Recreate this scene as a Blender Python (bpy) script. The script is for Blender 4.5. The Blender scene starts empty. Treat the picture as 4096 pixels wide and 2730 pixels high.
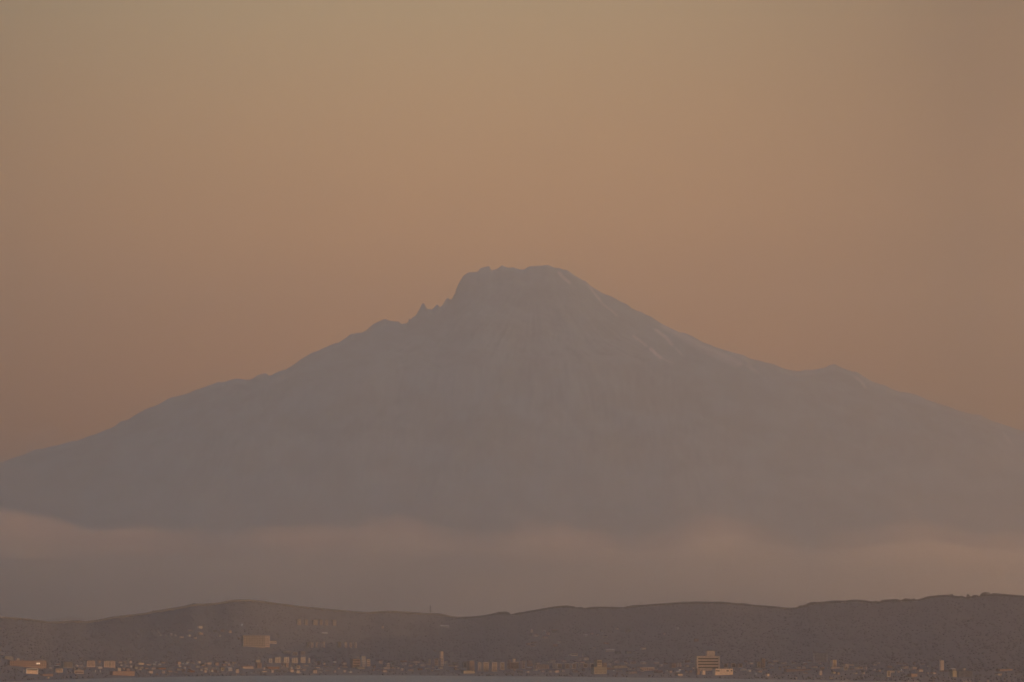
import bpy, math, random
import numpy as np
from mathutils import Vector

random.seed(7)
rng = np.random.default_rng(11)
SC = bpy.context.scene
COL = SC.collection
R = math.radians

# ------------------------------------------------------------------ camera
FP = 16393.0                      # focal length in photo pixels
CAMZ = 40.0
ROWH = 2623.0                     # row of the true horizon
TILT = math.atan((ROWH - 1365.0) / FP)
cam_d = bpy.data.cameras.new('camera')
cam_d.sensor_width = 36.0
cam_d.lens = FP / 4096.0 * 36.0
cam_d.clip_start = 1.0
cam_d.clip_end = 200000.0
cam = bpy.data.objects.new('camera', cam_d)
cam.location = (0, 0, CAMZ)
cam.rotation_euler = (R(90) + TILT, 0, 0)
COL.objects.link(cam)
SC.camera = cam

# ------------------------------------------------------------------ light
SUN_EL = R(4.5)
SUN_AZ = R(78)                    # clockwise from the view direction: from the right
sd = Vector((math.sin(SUN_AZ) * math.cos(SUN_EL), math.cos(SUN_AZ) * math.cos(SUN_EL), math.sin(SUN_EL)))
sun_d = bpy.data.lights.new('sun', 'SUN')
sun_d.energy = 2.0
sun_d.angle = R(0.5)
sun_d.color = (1.0, 0.57, 0.25)
sun = bpy.data.objects.new('sun', sun_d)
sun.rotation_euler = sd.to_track_quat('Z', 'Y').to_euler()
sun.location = (20, -10, 60)
COL.objects.link(sun)

SKY_LOW, SKY_MID, SKY_HIGH = (1.95, .65, .23), (.78, .525, .305), (1.0, 1.06, 1.28)
VIGN_B, VIGN_C, SKY_STRENGTH = -2.5, -35.0, 0.15
world = bpy.data.worlds.new('World')
SC.world = world
world.use_nodes = True
wn = world.node_tree
wn.nodes.clear()
w_out = wn.nodes.new('ShaderNodeOutputWorld')
w_bg = wn.nodes.new('ShaderNodeBackground')
w_sky = wn.nodes.new('ShaderNodeTexSky')
w_sky.sky_type = 'NISHITA'
w_sky.sun_disc = False
w_sky.sun_elevation = SUN_EL
w_sky.sun_rotation = SUN_AZ
w_sky.altitude = 0
w_sky.air_density = 1.0
w_sky.dust_density = 6.0
w_sky.ozone_density = 1.0
def wmath(op, a, b=None, clamp=False):
    n = wn.nodes.new('ShaderNodeMath'); n.operation = op; n.use_clamp = clamp
    for i, v in enumerate((a, b)):
        if v is None: continue
        if isinstance(v, (int, float)): n.inputs[i].default_value = v
        else: wn.links.new(v, n.inputs[i])
    return n.outputs[0]
def wmix(mode, fac, a, b):
    n = wn.nodes.new('ShaderNodeMix'); n.data_type = 'RGBA'; n.blend_type = mode
    for sock, v in ((n.inputs['Factor'], fac), (n.inputs[6], a), (n.inputs[7], b)):
        if isinstance(v, (int, float)): sock.default_value = v
        elif isinstance(v, tuple): sock.default_value = (*v, 1)
        else: wn.links.new(v, sock)
    return n.outputs[2]
w_tc = wn.nodes.new('ShaderNodeTexCoord')
w_sp = wn.nodes.new('ShaderNodeSeparateXYZ')
wn.links.new(w_tc.outputs['Generated'], w_sp.inputs[0])
dx, dz = w_sp.outputs[0], w_sp.outputs[2]
# dusty orange belt along the horizon, clear bluish sky above it
high = wmath('MULTIPLY', wmath('SUBTRACT', dz, 0.175), 7.0, True)
belt = wmath('MULTIPLY', dz, 1 / 0.17, True)
tint = wmix('MIX', belt, SKY_LOW, SKY_MID)
tint = wmix('MIX', high, tint, SKY_HIGH)
sky_c = wmix('MULTIPLY', 1.0, w_sky.outputs[0], tint)
# lens vignette put into the sky: darker to either side of the mountain
q = wmath('ADD', wmath('MULTIPLY', dx, VIGN_B), wmath('MULTIPLY', wmath('MULTIPLY', dx, dx), VIGN_C))
q = wmath('MAXIMUM', wmath('ADD', q, 1.0), 0.3)
wn.links.new(sky_c, w_bg.inputs['Color'])
w_mul = wmath('MULTIPLY', q, SKY_STRENGTH)
wn.links.new(w_mul, w_bg.inputs['Strength'])
wn.links.new(w_bg.outputs[0], w_out.inputs['Surface'])

SC.view_settings.view_transform = 'Standard'
SC.view_settings.look = 'None'
SC.view_settings.exposure = 2.2
SC.view_settings.gamma = 1.0
SC.cycles.use_denoising = True
SC.cycles.max_bounces = 4
SC.cycles.volume_bounces = 1
SC.cycles.transparent_max_bounces = 8
SC.cycles.use_adaptive_sampling = False

# ------------------------------------------------------------------ helpers
CT, ST = math.cos(TILT), math.sin(TILT)

def P(px, py, Y):
    """world point at depth Y on the ray through photo pixel (px, py)"""
    px = np.asarray(px, float); py = np.asarray(py, float)
    a = (px - 2048.0) / FP; b = (1365.0 - py) / FP
    dy = CT - b * ST
    dz = ST + b * CT
    t = Y / dy
    return a * t, Y + 0 * t, CAMZ + dz * t

def Pv(px, py, Y):
    x, y, z = P(px, py, Y)
    return Vector((float(x), float(y), float(z)))

def MPX(Y):                         # metres per photo pixel at depth Y
    return Y / FP / CT

def row_of(x, y, z):
    """photo row and column of a world point"""
    f = y * CT + (z - CAMZ) * ST
    u = -y * ST + (z - CAMZ) * CT
    return 2048 + FP * x / f, 1365 - FP * u / f

def mesh_obj(name, verts, faces, mat, parent=None, smooth=False):
    me = bpy.data.meshes.new(name)
    me.from_pydata([tuple(v) for v in verts], [], [tuple(f) for f in faces])
    me.update()
    if mat: me.materials.append(mat)
    if smooth: me.shade_smooth()
    o = bpy.data.objects.new(name, me)
    COL.objects.link(o)
    if parent: o.parent = parent
    return o

def grid_obj(name, X, Y, Z, mat, smooth=True, flip=False):
    n, m = X.shape
    me = bpy.data.meshes.new(name)
    co = np.stack([X, Y, Z], -1).reshape(-1, 3).astype(np.float32)
    idx = np.arange(n * m).reshape(n, m)
    q = np.stack([idx[:-1, :-1], idx[1:, :-1], idx[1:, 1:], idx[:-1, 1:]], -1).reshape(-1, 4)
    if flip: q = q[:, ::-1]
    me.vertices.add(n * m); me.vertices.foreach_set('co', co.ravel())
    me.loops.add(q.size); me.loops.foreach_set('vertex_index', q.ravel().astype(np.int32))
    me.polygons.add(len(q)); me.polygons.foreach_set('loop_start', (np.arange(len(q)) * 4).astype(np.int32))
    me.update(calc_edges=True); me.validate()
    if smooth: me.shade_smooth()
    me.materials.append(mat)
    o = bpy.data.objects.new(name, me)
    COL.objects.link(o)
    return o

def tag(o, label=None, cat=None, group=None, kind=None):
    if label: o['label'] = label
    if cat: o['category'] = cat
    if group: o['group'] = group
    if kind: o['kind'] = kind
    return o

def empty(name, loc, rz=0.0):
    o = bpy.data.objects.new(name, None)
    o.empty_display_size = 5
    o.location = loc
    o.rotation_euler = (0, 0, rz)
    COL.objects.link(o)
    return o

class MB:
    def __init__(s): s.v = []; s.f = []
    def box(s, x0, x1, y0, y1, z0, z1):
        n = len(s.v)
        s.v += [(x0, y0, z0), (x1, y0, z0), (x1, y1, z0), (x0, y1, z0), (x0, y0, z1), (x1, y0, z1), (x1, y1, z1), (x0, y1, z1)]
        s.f += [tuple(n + i for i in q) for q in ((0, 3, 2, 1), (4, 5, 6, 7), (0, 1, 5, 4), (1, 2, 6, 5), (2, 3, 7, 6), (3, 0, 4, 7))]
        return s
    def gable(s, x0, x1, y0, y1, z0, z1, t=0.35):
        """gabled roof, ridge along x, with thickness"""
        n = len(s.v); ym = (y0 + y1) / 2
        s.v += [(x0, y0, z0), (x1, y0, z0), (x1, y1, z0), (x0, y1, z0), (x0, ym, z1), (x1, ym, z1)]
        s.f += [tuple(n + i for i in q) for q in ((0, 3, 2, 1), (0, 1, 5, 4), (2, 3, 4, 5), (1, 2, 5), (3, 0, 4))]
        return s
    def gable_y(s, x0, x1, y0, y1, z0, z1):
        """gabled roof, ridge running away from the viewer"""
        n = len(s.v); xm = (x0 + x1) / 2
        s.v += [(x0, y0, z0), (x1, y0, z0), (x1, y1, z0), (x0, y1, z0), (xm, y0, z1), (xm, y1, z1)]
        s.f += [tuple(n + i for i in q) for q in ((0, 3, 2, 1), (0, 1, 4), (1, 2, 5, 4), (2, 3, 5), (3, 0, 4, 5))]
        return s
    def shed(s, x0, x1, y0, y1, z0, zl, zr, t=0.5):
        """mono-pitch slab sloping across the facade"""
        n = len(s.v)
        s.v += [(x0, y0, zl), (x1, y0, zr), (x1, y1, zr), (x0, y1, zl), (x0, y0, zl + t), (x1, y0, zr + t), (x1, y1, zr + t), (x0, y1, zl + t)]
        s.f += [tuple(n + i for i in q) for q in ((0, 3, 2, 1), (4, 5, 6, 7), (0, 1, 5, 4), (1, 2, 6, 5), (2, 3, 7, 6), (3, 0, 4, 7))]
        return s
    def bar(s, a, b, r):
        a = Vector(a); b = Vector(b); d = (b - a).normalized()
        u = d.orthogonal().normalized(); w = d.cross(u)
        n = len(s.v)
        for p in (a, b):
            for k in range(4):
                c = math.cos(k * math.pi / 2 + .785) * r; q = math.sin(k * math.pi / 2 + .785) * r
                s.v.append(tuple(p + u * c + w * q))
        s.f += [(n, n + 3, n + 2, n + 1), (n + 4, n + 5, n + 6, n + 7)] + [(n + k, n + (k + 1) % 4, n + 4 + (k + 1) % 4, n + 4 + k) for k in range(4)]
        return s
    def build(s, name, mat, parent=None, smooth=False):
        return mesh_obj(name, s.v, s.f, mat, parent, smooth)

# numpy value noise ------------------------------------------------
def _h(i, j, seed):
    n = (i.astype(np.int64) * 374761393 + j.astype(np.int64) * 668265263 + seed * 1442695041) & 0xffffffff
    n = ((n ^ (n >> 13)) * 1274126177) & 0xffffffff
    return ((n ^ (n >> 16)) & 0xffff) / 65535.0
def vnoise(x, y, seed=0):
    xi = np.floor(x); yi = np.floor(y); fx = x - xi; fy = y - yi
    fx = fx * fx * fx * (fx * (fx * 6 - 15) + 10); fy = fy * fy * fy * (fy * (fy * 6 - 15) + 10)
    a = _h(xi, yi, seed); b = _h(xi + 1, yi, seed); c = _h(xi, yi + 1, seed); d = _h(xi + 1, yi + 1, seed)
    return (a * (1 - fx) + b * fx) * (1 - fy) + (c * (1 - fx) + d * fx) * fy
def fbm(x, y, oct=4, seed=0):
    v = 0; a = .5; t = 0
    for k in range(oct):
        v = v + a * vnoise(x * 2 ** k, y * 2 ** k, seed + k * 17); t += a; a *= .5
    return v / t
def ridged(x, y, oct=4, seed=0):
    v = 0; a = .5; t = 0
    for k in range(oct):
        v = v + a * (1 - np.abs(2 * vnoise(x * 2 ** k, y * 2 ** k, seed + k * 17) - 1)); t += a; a *= .5
    return v / t
def smooth1(v, n):
    k = np.hanning(2 * n + 3)[1:-1]; k /= k.sum()
    return np.convolve(np.pad(v, n, mode='edge'), k, 'valid')

# ------------------------------------------------------------------ materials
def material(name, c1, c2=None, scale=0.1, rough=0.85, detail=4, spec=0.3, lo=0.35, hi=0.65, stretch=None, bump=0.0):
    m = bpy.data.materials.new(name); m.use_nodes = True
    nt = m.node_tree; b = nt.nodes['Principled BSDF']
    b.inputs['Roughness'].default_value = rough
    b.inputs['Specular IOR Level'].default_value = spec
    if c2 is None: c2 = tuple(c * .8 for c in c1)
    geo = nt.nodes.new('ShaderNodeTexCoord')
    mp = nt.nodes.new('ShaderNodeMapping')
    if stretch: mp.inputs['Scale'].default_value = stretch
    nt.links.new(geo.outputs['Object'], mp.inputs['Vector'])
    nz = nt.nodes.new('ShaderNodeTexNoise'); nz.inputs['Scale'].default_value = scale; nz.inputs['Detail'].default_value = detail
    nt.links.new(mp.outputs[0], nz.inputs['Vector'])
    cr = nt.nodes.new('ShaderNodeValToRGB')
    cr.color_ramp.elements[0].position = lo; cr.color_ramp.elements[1].position = hi
    cr.color_ramp.elements[0].color = (*c1, 1); cr.color_ramp.elements[1].color = (*c2, 1)
    nt.links.new(nz.outputs['Fac'], cr.inputs['Fac'])
    nt.links.new(cr.outputs['Color'], b.inputs['Base Color'])
    if bump:
        bp = nt.nodes.new('ShaderNodeBump'); bp.inputs['Strength'].default_value = 1.0; bp.inputs['Distance'].default_value = bump
        nt.links.new(nz.outputs['Fac'], bp.inputs['Height']); nt.links.new(bp.outputs[0], b.inputs['Normal'])
    return m

M = {}
M['orange'] = material('ochre_render', (.52, .42, .36), (.43, .35, .30), .25)
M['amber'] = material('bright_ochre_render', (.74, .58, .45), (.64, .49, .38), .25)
M['brick'] = material('red_brick', (.31, .225, .20), (.25, .18, .16), .3)
M['pink'] = material('faded_pink_render', (.46, .37, .345), (.38, .31, .29), .25)
M['cream'] = material('cream_render', (.52, .46, .41), (.43, .38, .34), .25)
M['grey'] = material('grey_concrete', (.38, .37, .38), (.30, .29, .30), .25)
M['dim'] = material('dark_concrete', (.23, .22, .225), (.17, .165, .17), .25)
M['ochre'] = material('olive_yellow_render', (.36, .31, .25), (.30, .26, .21), .25)
M['mauve'] = material('mauve_grey_panels', (.30, .26, .25), (.25, .215, .21), .25)
M['white'] = material('white_painted_trim', (.80, .76, .70), (.70, .66, .60), .4)
M['roof'] = material('dark_roofing_felt', (.09, .085, .085), (.06, .06, .06), .3)
M['tin'] = material('pale_sheet_metal_roof', (.42, .42, .42), (.32, .32, .32), .4, rough=.5)
M['rust'] = material('rusty_sheet_metal_roof', (.28, .15, .10), (.20, .11, .08), .4)
M['glass'] = material('dark_window_glass', (.035, .035, .04), (.025, .025, .03), .5, rough=.25, spec=.5)
M['metal'] = material('galvanised_steel', (.22, .22, .22), (.16, .16, .16), .6, rough=.6)
M['bark'] = material('bark', (.10, .08, .06), (.06, .05, .04), 1.5)
M['leaf'] = material('dark_foliage', (.050, .052, .034), (.032, .034, .024), .15)
def emis(name, c, e):
    m = bpy.data.materials.new(name); m.use_nodes = True
    b = m.node_tree.nodes['Principled BSDF']
    b.inputs['Base Color'].default_value = (*c, 1)
    b.inputs['Emission Color'].default_value = (*c, 1); b.inputs['Emission Strength'].default_value = e
    return m
M['lamp'] = emis('lamp_glow', (1.0, .90, .78), .9)
M['litwin'] = emis('lit_window_glow', (1.0, .80, .60), .2)

# ------------------------------------------------------------------ water
def water_mat():
    m = bpy.data.materials.new('bay_water'); m.use_nodes = True
    nt = m.node_tree; b = nt.nodes['Principled BSDF']
    b.inputs['Base Color'].default_value = (.03, .035, .04, 1)
    b.inputs['Roughness'].default_value = .38
    b.inputs['IOR'].default_value = 1.333
    b.inputs['Specular IOR Level'].default_value = .25
    tc = nt.nodes.new('ShaderNodeTexCoord'); mp = nt.nodes.new('ShaderNodeMapping')
    mp.inputs['Scale'].default_value = (1.0, .35, 1)
    nt.links.new(tc.outputs['Object'], mp.inputs['Vector'])
    nz = nt.nodes.new('ShaderNodeTexNoise'); nz.inputs['Scale'].default_value = .15; nz.inputs['Detail'].default_value = 5
    nt.links.new(mp.outputs[0], nz.inputs['Vector'])
    bp = nt.nodes.new('ShaderNodeBump'); bp.inputs['Strength'].default_value = .8; bp.inputs['Distance'].default_value = 1.2
    nt.links.new(nz.outputs['Fac'], bp.inputs['Height']); nt.links.new(bp.outputs[0], b.inputs['Normal'])
    return m
BX1 = 21000.0
BX, BY0, BY1, BZ0, BZ1 = 12600.0, -3100.0, 43500.0, -121.0, 3880.0      # haze box
wm = water_mat()
water = mesh_obj('water', [(-12000, -3000, 0), (12000, -3000, 0), (12000, 11000, 0), (-12000, 11000, 0)], [(0, 1, 2, 3)], wm)
tag(water, kind='structure')
ground = mesh_obj('ground', [(-12500, -3050, -120), (12500, -3050, -120), (12500, 43400, -120), (-12500, 43400, -120)], [(0, 1, 2, 3)],
                  material('plain_soil', (.07, .065, .05), (.05, .05, .04), .002))
tag(ground, kind='structure')

# ------------------------------------------------------------------ near land: shore, town, wooded hills
CX = np.array([0,33,46,112,160,200,225,270,310,342,380,400,447,505,559,592,620,655,685,722,748,774,807,837,867,905,938,975,1008,1050,1087,1129,1171,1218,1265,1312,1372,1428,1475,1500,1527,1546,1582,1610,1637,1663,1703,1756,1772,1787,1803,1827,1851,1887,1931,1960,1977,1995,2020,2035,2040,2055,2073,2104,2133,2159,2186,2210,2241,2261,2285,2309,2323,2334,2338,2358,2380,2409,2442,2473,2504,2524,2544,2582,2608,2650,2699,2723,2745,2774,2809,2854,2907,2933,2986,3004,3044,3077,3106,3144,3168,3190,3200,3225,3245,3265,3287,3329,3354,3380,3404,3422,3455,3475,3491,3520,3529,3551,3578,3604,3622,3644,3665,3682,3709,3728,3768,3794,3800,3827,3839,3862,3900,3918,3928,3960,3974,3991,4004,4032,4065,4096], float)
CYR = np.array([2468,2467,2471,2475,2482,2488,2488,2485,2481,2486,2482,2478,2468,2461,2455,2450,2443,2439,2433,2428,2422,2415,2417,2414,2413,2404,2400,2398.6,2399,2404,2410,2415,2421,2427,2431,2436,2441,2446,2450,2447,2445,2444,2444.5,2447,2448,2450,2453,2454,2457,2461,2465,2468,2468,2466,2463,2457,2454,2449,2447.5,2450,2457.5,2455.5,2451,2446.5,2441,2437,2431.5,2427.5,2424,2423,2424,2430,2428,2432,2434,2429,2428,2427,2428,2430,2428,2423.5,2421,2420,2416.5,2414,2411,2410.5,2410,2408,2408,2408,2408,2412.5,2415,2419,2421.5,2424.5,2427,2431.5,2434,2430,2424,2420.5,2409,2410,2408.5,2405,2403.5,2404.5,2401,2400,2402.5,2405,2407,2408,2402,2399,2398,2402,2396.5,2398,2399,2397.5,2388.5,2384,2381,2379,2384.5,2383,2388,2389.5,2383,2384.5,2374,2378.5,2374,2378,2376.5,2379.5,2381.5,2384], float)
SX = np.array([-3000,0,100,200,330,440,520,700,900,1020,1300,1540,1700,2000,2300,2560,2800,3060,3300,3560,3750,4096,7000], float)
SYR = np.array([2860,2727,2723,2720,2717,2713,2711,2708,2705,2704,2702,2702,2703,2706,2708,2711,2714,2718,2722,2726,2730,2738,2880], float)
def crest_row(px):
    return np.interp(px, np.concatenate([CX, [4250, 4700, 5300]]), np.concatenate([CYR, [2402, 2520, 2590]]))
def shore_row(px): return np.interp(px, SX, SYR)
_us = np.arange(-3000, 7001, 4.0)
_c_sm = smooth1(crest_row(_us), 12)
_s_sm = smooth1(shore_row(_us), 30)
HC = 8.0                                            # canopy height in rows at the crest
def crestT(px): return np.interp(px, _us, _c_sm) + HC
def shoreT(px): return np.interp(px, _us, _s_sm)
def Ds(px): return CAMZ / ((shoreT(px) - ROWH) / FP)
def Dc(px):
    e = (np.asarray(px, float) - 2000) / 2048
    return 12600 - np.where(e > 0, 2500, 2200) * np.clip(np.abs(e), 0, 1.4) ** 1.5
def depth_at(px, row):
    """depth of the land surface seen at photo pixel (px, row)"""
    ys, yc = shoreT(px), crestT(px)
    s = np.clip((ys - row) / (ys - yc), 0, 1)
    return Ds(px) + (Dc(px) - Ds(px)) * s ** .75
def land(px, row):
    return Pv(px, row, float(depth_at(px, row)))

u = np.concatenate([np.arange(-2600, -40, 40), np.arange(-40, 4140, 6), np.arange(4140, 6700, 40)]).astype(float)
sv = np.concatenate([np.linspace(0, .12, 30), np.linspace(.125, 1, 110)])
U, S = np.meshgrid(u, sv, indexing='ij')
ROW = shoreT(U) + (crestT(U) - shoreT(U)) * S
YY = Ds(U) + (Dc(U) - Ds(U)) * S ** .75
X, Y, Z = P(U, ROW, YY)
amp = np.clip((S - .45) / .2, 0, 1) * np.clip((1 - S) / .15, 0, 1)
Z = Z + amp * (fbm(X / 420, Y / 420, 4, 3) - .5) * 9.0
# falling away behind the crest, and dipping under the water in front
bk = np.array([[150, -4], [400, -14], [900, -45], [1800, -120], [3500, -330]])
Xb = np.stack([X[:, -1] * (1 + d / Y[:, -1]) for d, _ in bk], 1)
Yb = np.stack([Y[:, -1] + d for d, _ in bk], 1)
Zb = np.stack([np.maximum(Z[:, -1] + h, -118) for _, h in bk], 1)
Xf = np.stack([X[:, 0] * (1 - d / Y[:, 0]) for d in (300, 40)], 1)
Yf = np.stack([Y[:, 0] - d for d in (300, 40)], 1)
Zf = np.stack([np.full(len(u), h) for h in (-8.0, -1.0)], 1)
X = np.concatenate([Xf, X, Xb], 1); Y = np.concatenate([Yf, Y, Yb], 1); Z = np.concatenate([Zf, Z, Zb], 1)
X = np.clip(X, -12400, 12400)
hill_m = material('wooded_hillside', (.064, .069, .094), (.056, .061, .084), .006, detail=8, lo=.3, hi=.7)
hills = grid_obj('hills', X, Y, Z, hill_m, flip=False)
tag(hills, kind='structure')

# ------------------------------------------------------------------ mountain
MX = np.array([-2500,-1400,-700,0,23,50,92,119,134,168,210,245,283,314,352,375,413,452,467,482,513,543,574,597,620,643,670,689,719.5,758,777,815,834,853,869,900,922,946,970,987,1004,1014,1029.5,1062,1070,1076,1113,1147,1174,1201,1228,1252,1269,1303,1341,1351,1371,1385,1398,1405,1416,1429,1443,1456,1471.5,1483,1500,1520,1539.5,1559,1576.5,1597,1603,1612,1619,1625,1634,1636.5,1644,1648,1663,1670,1681,1687.5,1696,1703,1707,1728,1749,1758,1768,1781,1793,1798,1810,1812,1822,1824,1834,1847,1852,1875,1903,1914.5,1920,1934,1957,1961,1963.5,1972,1990,2006,2025.5,2036,2056,2066,2083,2098,2117.5,2134,2149,2167,2187,2205,2220,2235,2253,2268,2295,2315,2335,2342,2354,2358.5,2384,2416.5,2440,2464,2485,2509,2530,2553,2565,2583,2604,2631,2652,2678.5,2714,2738,2774,2812,2836,2863,2902,2931,2976,3000,3035.5,3056,3095,3134,3166.5,3200,3214,3257,3299,3320,3339,3354,3388,3411,3426,3451,3489.5,3540,3566,3599.6,3629,3671.5,3705,3752,3798.6,3832,3887.5,3921,3972,4010,4048,4096,4700,5400,6600], float)
MY = np.array([2560,2340,2120,1851,1843.6,1832,1820.6,1809,1799.6,1796,1786,1778.5,1767,1763,1746,1740,1725,1710,1700,1686,1680,1659,1641,1631,1625,1614,1597,1589,1584,1573,1562,1551,1542,1537,1528,1529,1520,1514,1517,1522,1518,1513.5,1501,1493,1496,1506,1487,1477,1460,1440,1423,1409,1405,1389,1373,1373,1360.5,1351,1340,1334,1337,1331.6,1331.6,1327.5,1317,1305,1293.5,1285,1275.6,1284,1286.6,1287,1295,1297,1293.5,1295.5,1284,1269,1281,1270,1265,1251,1233,1216,1213,1225,1236,1239,1216,1231,1223,1201,1187,1198.6,1198,1186,1170.5,1158,1135,1116,1104,1090,1089.6,1085,1073.6,1070,1065,1068.5,1080,1081,1076,1061,1068.5,1073,1070,1075,1079.5,1079.5,1064.6,1067,1064,1064.6,1059.6,1065,1073,1072,1079.5,1080,1100,1112,1124,1122.6,1134.5,1142,1158,1177,1183.6,1195.5,1209,1218,1236,1246,1247.6,1259.5,1267,1286,1298,1311.6,1329,1331.5,1347,1371,1377.6,1390,1402,1410.6,1421.7,1436.5,1442.5,1449,1457,1475,1482.6,1485.6,1481,1480,1471,1461,1456,1465.6,1479.6,1487.6,1487,1504,1527,1542,1556.6,1568.5,1570.6,1582,1598,1615,1628.6,1642.6,1657.4,1660,1686,1696,1711,1726,1900,2150,2560], float)
um = np.concatenate([np.arange(-2300, -60, 30), np.arange(-60, 4160, 4), np.arange(4160, 6400, 30)]).astype(float)
rowm = np.interp(um, MX, MY)
Dm = 33000 + 0 * um
xm, ym, zm = P(um, rowm, Dm)
uu = np.arange(um[0], um[-1], 4.0)
def smz(n): return np.interp(um, uu, smooth1(np.interp(uu, um, zm), n))
z_fine, z_mid, z_big = zm, smz(14), smz(90)
i0 = int(np.argmin(np.abs(um - 2150))); x0 = xm[i0]
# radial cone profile from the broad skyline, left and right
rad = np.linspace(0, 16000, 321)
def prof(side):
    k = (xm - x0) * side >= 0
    o = np.argsort(np.abs(xm[k] - x0))
    return np.interp(rad, np.abs(xm[k] - x0)[o], z_big[k][o])
GL, GR = prof(-1), prof(1)
tf = np.concatenate([np.arange(0, 2400, 16), np.arange(2400, 9001, 110)]).astype(float)
tb = np.array([-5200, -3200, -1800, -900, -400, -150, -50, -16], float)
t = np.concatenate([tb, tf])
XX, TT = np.meshgrid(xm, t, indexing='ij')
YM = ym[:, None] - TT
rr = np.sqrt((XX - x0) ** 2 + TT ** 2)
wgt = .5 + .5 * (XX - x0) / np.maximum(rr, 1)
cone = np.interp(rr, rad, GL) * (1 - wgt) + np.interp(rr, rad, GR) * wgt
cone0 = np.where(xm > x0, np.interp(np.abs(xm - x0), rad, GR), np.interp(np.abs(xm - x0), rad, GL))
at = np.abs(TT)
ZM = cone + (z_big - cone0)[:, None] * np.exp(-at / 6000) + (z_mid - z_big)[:, None] * np.exp(-at / 1700) + (z_fine - z_mid)[:, None] * np.exp(-at / 260)
phi = np.arctan2(XX - x0, at + 60)
warp = fbm(XX / 900, TT / 900, 3, 9) * .35
rib = ridged(phi * 7 + warp * 2, rr / 5200, 4, 21) - .55
rib2 = ridged(phi * 19 + warp * 5, rr / 2300, 3, 41) - .55
rib = rib * 60 * np.clip((rr - 500) / 2000, 0, 1.3) + rib2 * 20 * np.clip((rr - 300) / 1500, 0, 1)
rough = (fbm(XX / 130, TT / 130, 4, 5) - .5) * 34
fade = (1 - np.exp(-np.maximum(at - 10, 0) / 420))
ZM = ZM + (rib - 40) * fade + rough * (1 - np.exp(-at / 250))
# nothing in front of or behind the crest stands higher than the skyline itself
pxl, _r = row_of(XX, YM, ZM)
_x, _y, zlim = P(pxl, np.interp(pxl, MX, MY), YM)
ZM = np.where(at > 1, np.minimum(ZM, zlim - np.minimum(at * .10, 40)), ZM)
ZM = np.maximum(ZM, -118)
XM = np.clip(XX, -12400, 12400)

def mountain_mat():
    m = bpy.data.materials.new('volcanic_rock_and_snow'); m.use_nodes = True
    nt = m.node_tree; b = nt.nodes['Principled BSDF']; b.inputs['Roughness'].default_value = .9
    b.inputs['Specular IOR Level'].default_value = .1
    tc = nt.nodes.new('ShaderNodeTexCoord'); mp = nt.nodes.new('ShaderNodeMapping'); mp.inputs['Scale'].default_value = (1, .35, .5)
    nt.links.new(tc.outputs['Object'], mp.inputs['Vector'])
    n1 = nt.nodes.new('ShaderNodeTexNoise'); n1.inputs['Scale'].default_value = .0045; n1.inputs['Detail'].default_value = 9; n1.inputs['Roughness'].default_value = .62
    nt.links.new(mp.outputs[0], n1.inputs['Vector'])
    cr = nt.nodes.new('ShaderNodeValToRGB')
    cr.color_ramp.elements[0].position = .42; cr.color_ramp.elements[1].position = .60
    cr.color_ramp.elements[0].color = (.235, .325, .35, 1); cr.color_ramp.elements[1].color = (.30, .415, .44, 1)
    nt.links.new(n1.outputs['Fac'], cr.inputs['Fac'])
    at_ = nt.nodes.new('ShaderNodeAttribute'); at_.attribute_name = 'lit_streaks'  # mask of the painted sunlit streaks, mixed over the rock colour
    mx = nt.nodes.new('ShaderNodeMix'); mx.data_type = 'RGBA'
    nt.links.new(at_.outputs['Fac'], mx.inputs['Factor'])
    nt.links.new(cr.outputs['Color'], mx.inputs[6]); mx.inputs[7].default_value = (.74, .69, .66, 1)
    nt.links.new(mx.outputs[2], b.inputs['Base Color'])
    return m
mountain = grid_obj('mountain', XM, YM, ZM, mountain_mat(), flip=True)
tag(mountain, kind='structure')
# unseen massif added beyond the right edge to shade this mountain and its haze
def shading_massif():
    cx, cy, hh = 9400.0, 33600.0, 3830.0
    gx = np.linspace(4300, 19500, 150); gy = np.linspace(25600, 42500, 150)
    GX, GY = np.meshgrid(gx, gy, indexing='ij')
    r = np.hypot(GX - cx, (GY - cy) * .78)
    z = hh * np.exp(-(r / 6300.0) ** 2.4) * 1.02
    z = np.minimum(z, hh - 60 + 40 * fbm(GX / 400, GY / 400, 3, 4))
    ph = np.arctan2(GX - cx, GY - cy)
    z = z + (ridged(ph * 6, r / 4000, 4, 61) - .55) * 170 * np.clip(r / 1800, 0, 1)
    edge = np.clip(np.minimum.reduce([(GX - 4300) / 2200, (19500 - GX) / 2500, (GY - 25600) / 1500, (42500 - GY) / 2500]), 0, 1)
    z = np.maximum(z * edge - 200 * (1 - edge), -118)
    return grid_obj('mountain', GX, GY, z, mountain.data.materials[0])  # added light blocker, out of view, under the mountain's name
tag(shading_massif(), kind='structure')
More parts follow.
